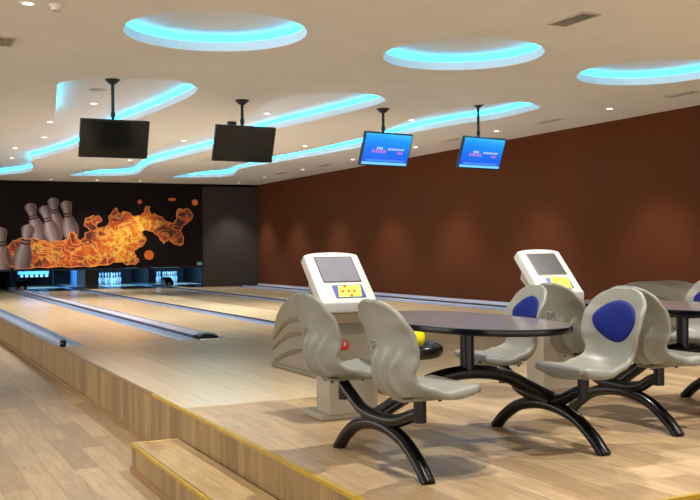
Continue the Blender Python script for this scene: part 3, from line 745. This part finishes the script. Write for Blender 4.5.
# ------------------------------------------------------------------ consoles
def console(cx, cy, lab, dark, card):
    e = empty('scoring_console', (cx, cy, 0), lab, 'scoring console', 'scoring consoles')
    B = Vector((0, -.14, .82)); V = Vector((0, .34, .355)); U = Vector((.215, 0, 0)); Nn = V.cross(U).normalized()
    if Nn.y > 0: Nn = -Nn
    def P(u, v, w=0): return B + U * u + V * v + Nn * w
    out = [(-1, 0), (1, 0), (1, .93)] + [(cos(a), .93 + .08 * sin(a) ** 1) for a in [pi * k / 14 for k in range(1, 14)]] + [(-1, .93)]
    MB().prism(out, lambda u, v, w: P(u, v, w), -.075, 0).build('head_housing', M['console'], e, bevel=.012, segs=3)
    def quad(mb, u0, u1, v0, v1, w0, w1): return mb.prism([(u0, v0), (u1, v0), (u1, v1), (u0, v1)], lambda u, v, w: P(u, v, w), w0, w1)
    s = quad(MB(), -.66, .72, .40, .90, -.002, .003).build('screen_frame', M['console_dark'] if dark else M['screen_dark'], e)
    quad(MB(), -.63, .69, .415, .885, .003, .004).build('screen', M['screen_dark'] if dark else M['screen_grey'], s)
    k = quad(MB(), -.42, .66, .10, .34, -.002, .003).build('keypad_frame', M['key_blue'], e)
    MB().prism([(-.33, .115), (.5, .115), (.6, .325), (-.22, .325)], lambda u, v, w: P(u, v, w), .003, .005).build('keypad', M['key_yellow'], k)
    for (u, v) in ((-.12, .22), (.1, .22), (.3, .22), (.02, .31), (.14, .14)):
        MB().prism([(u + .05 * cos(a), v + .022 * sin(a)) for a in [2*pi*q/10 for q in range(10)]], lambda a, b, w: P(a, b, w), .005, .007).build('key', M['red'], k)
    if card:
        MB().prism([(-.2, .13), (.52, .1), (.6, .31), (-.14, .36)], lambda u, v, w: P(u, v, w), .006, .010).build('note_card', M['card_yellow'], e)
    MB().box((-.21, -.15, .755), (.21, -.02, .835)).build('chin', M['console'], e, bevel=.015, segs=3)
    MB().prism([(-.13, .755), (-.02, .755), (.20, .93), (.17, 1.05), (.05, .93), (-.12, .80)], lambda u, v, w: (w, u, v), -.17, .17).build('head_bracket', M['console_tan'], e)
    MB().box((-.215, -.13, .675), (.2, .09, .757)).build('neck', M['console_dark'], e, bevel=.012)
    MB().box((-.12, -.03, .03), (.265, .2, .68)).build('pedestal', M['console_tan'], e, bevel=.01)
    MB().box((-.175, -.02, 0), (.285, .33, .045)).build('base_plate', M['console_tan'], e, bevel=.006)
    bd = MB().box((-.065, -.040, .49), (.03, -.03, .55)).build('badge_or_highlight', M['red'], e, bevel=.003)
    mb = MB()
    for k_ in range(2): glyph(mb, -.05 + k_ * .036, .515, .026, -.0415)
    mb.build('badge_lettering', M['white'], bd)
    return e
console(2.945, 6.14, 'white scoring console on a tan pedestal with a pale screen, behind the nearest seats', False, False)
console(4.945, 6.34, 'white scoring console with a dark screen and a yellow card, behind the farther seats', True, True)

# ------------------------------------------------------------------ ball returns
def ball_return(cx, cy, lab, balls):
    e = empty('ball_return', (cx, cy, 0), lab, 'ball return', 'ball returns')
    pf = catmull([(.82, 0, 0), (.86, .22, 0), (.82, .42, 0), (.68, .60, 0), (.42, .72, 0), (.1, .75, 0), (-.25, .70, 0), (-.55, .56, 0), (-.72, .38, 0), (-.76, .18, 0), (-.76, 0, 0)], 6)
    pl = [(p[0], p[1]) for p in pf]
    MB().prism(pl, lambda u, v, w: (w, u, v), -.27, .27).build('body', M['return_tan'], e, bevel=.05, segs=4)
    # swooping raised fins on both sides
    for s in (-1, 1):
        for k, pts in enumerate(([(.82, .30), (.45, .50), (.0, .56), (-.5, .50)], [(.84, .20), (.45, .36), (0, .42), (-.6, .36)], [(.80, .08), (.4, .20), (0, .26), (-.68, .2)])):
            c = catmull([(s * .272, a, b) for a, b in pts], 6)
            MB().tube(c, [.005 + .016 * sin(pi * min(1, (i + 1) / len(c))) for i in range(len(c))], 8).build('side_fin', M['return_tan'], e, smooth=True)
            c2 = [(p[0], p[1], p[2] - .03) for p in c]
            MB().tube(c2, [.004 + .012 * sin(pi * min(1, (i + 1) / len(c))) for i in range(len(c))], 8).build('side_groove', M['return_brown'], e, smooth=True)
    MB().prism([(.84, 0), (.84, .05), (-.78, .05), (-.78, 0)], lambda u, v, w: (w, u, v), -.29, .29).build('plinth', M['return_brown'], e, bevel=.01)
    ring = catmull([(-.22, -.8, .36), (-.23, -1.4, .36), (-.17, -1.66, .36), (0, -1.74, .36), (.17, -1.66, .36), (.23, -1.4, .36), (.22, -.8, .36)], 8)
    MB().tube(ring, .058, 14).build('rack_ring', M['black'], e, smooth=True)
    MB().box((-.2, -1.62, .30), (.2, -.7, .355)).build('rack_tray', M['black_matte'], e, bevel=.02)
    MB().tube([(-.12, -1.7, .345), (-.12, -.75, .36)], .015, 8).tube([(.12, -1.7, .345), (.12, -.75, .36)], .015, 8).build('rack_rail', M['black_matte'], e)
    MB().box((-.13, -1.25, 0), (.13, -.95, .34)).build('rack_leg', M['return_brown'], e, bevel=.02)
    for (dx, dy, mat, bl, nm) in balls:
        b = MB().lathe([(.109 * sin(pi * i / 20), .109 * (1 - cos(pi * i / 20))) for i in range(21)], n=28).build('bowling_ball', M[mat], smooth=True)
        b.location = (cx + dx, cy + dy, .357); tag(b, bl, 'bowling ball', 'bowling balls on the return rack')
        mb = MB()
        for q in range(3): mb.lathe([(0, 0), (.014, 0), (.014, .002), (0, .002)], (.03 * cos(2.1 * q), .03 * sin(2.1 * q), .214), 10)
        mb.build('finger_hole', M['black_matte'], b)
ball_return(3.91, 8.40, 'tan domed ball return with a black rack, standing behind the nearest console',
            [(.0, -1.56, 'ball_yellow', 'yellow bowling ball at the end of the black rack behind the nearest seats', 'y')])
ball_return(8.75, 8.95, 'tan domed ball return in front of the brown wall, behind the farther seats', [])

# ------------------------------------------------------------------ light
for x, y in ((7.6, 34.2), (9.7, 34.2), (4.95, 34.0)):
    L = bpy.data.lights.new('pin_deck_light', 'AREA'); L.shape = 'RECTANGLE'; L.size = 1.2; L.size_y = .3; L.energy = P_PIT; L.color = (.16, .5, 1.0)
    o = bpy.data.objects.new('pin_deck_light', L); COL.objects.link(o); o.location = (x, y - .6, .82); o.rotation_euler = (radians(55), 0, 0)
w = bpy.data.worlds.new('world'); SC.world = w; w.use_nodes = True
w.node_tree.nodes['Background'].inputs[0].default_value = (1, .96, .91, 1); w.node_tree.nodes['Background'].inputs[1].default_value = WORLD
SC.view_settings.view_transform = 'Standard'; SC.view_settings.look = 'None'; SC.view_settings.gamma = 1; SC.view_settings.use_curve_mapping = False
SC.view_settings.exposure = EXPOSURE

# ------------------------------------------------------------------ camera
cam = bpy.data.cameras.new('camera'); co = bpy.data.objects.new('camera', cam); COL.objects.link(co); SC.camera = co
cam.sensor_width = 36; cam.lens = 964.53 / 700 * 36; cam.clip_end = 200
yaw, pitch, roll = .4562, -.0016, -.012
f_ = Vector((sin(yaw), cos(yaw), 0)); r_ = Vector((cos(yaw), -sin(yaw), 0)); u_ = Vector((0, 0, 1))
f_, u_ = f_ * cos(pitch) + u_ * sin(pitch), u_ * cos(pitch) - f_ * sin(pitch)
r_, u_ = r_ * cos(roll) + u_ * sin(roll), u_ * cos(roll) - r_ * sin(roll)
co.matrix_world = Matrix(((r_.x, u_.x, -f_.x, 0), (r_.y, u_.y, -f_.y, 0), (r_.z, u_.z, -f_.z, 1.2), (0, 0, 0, 1)))
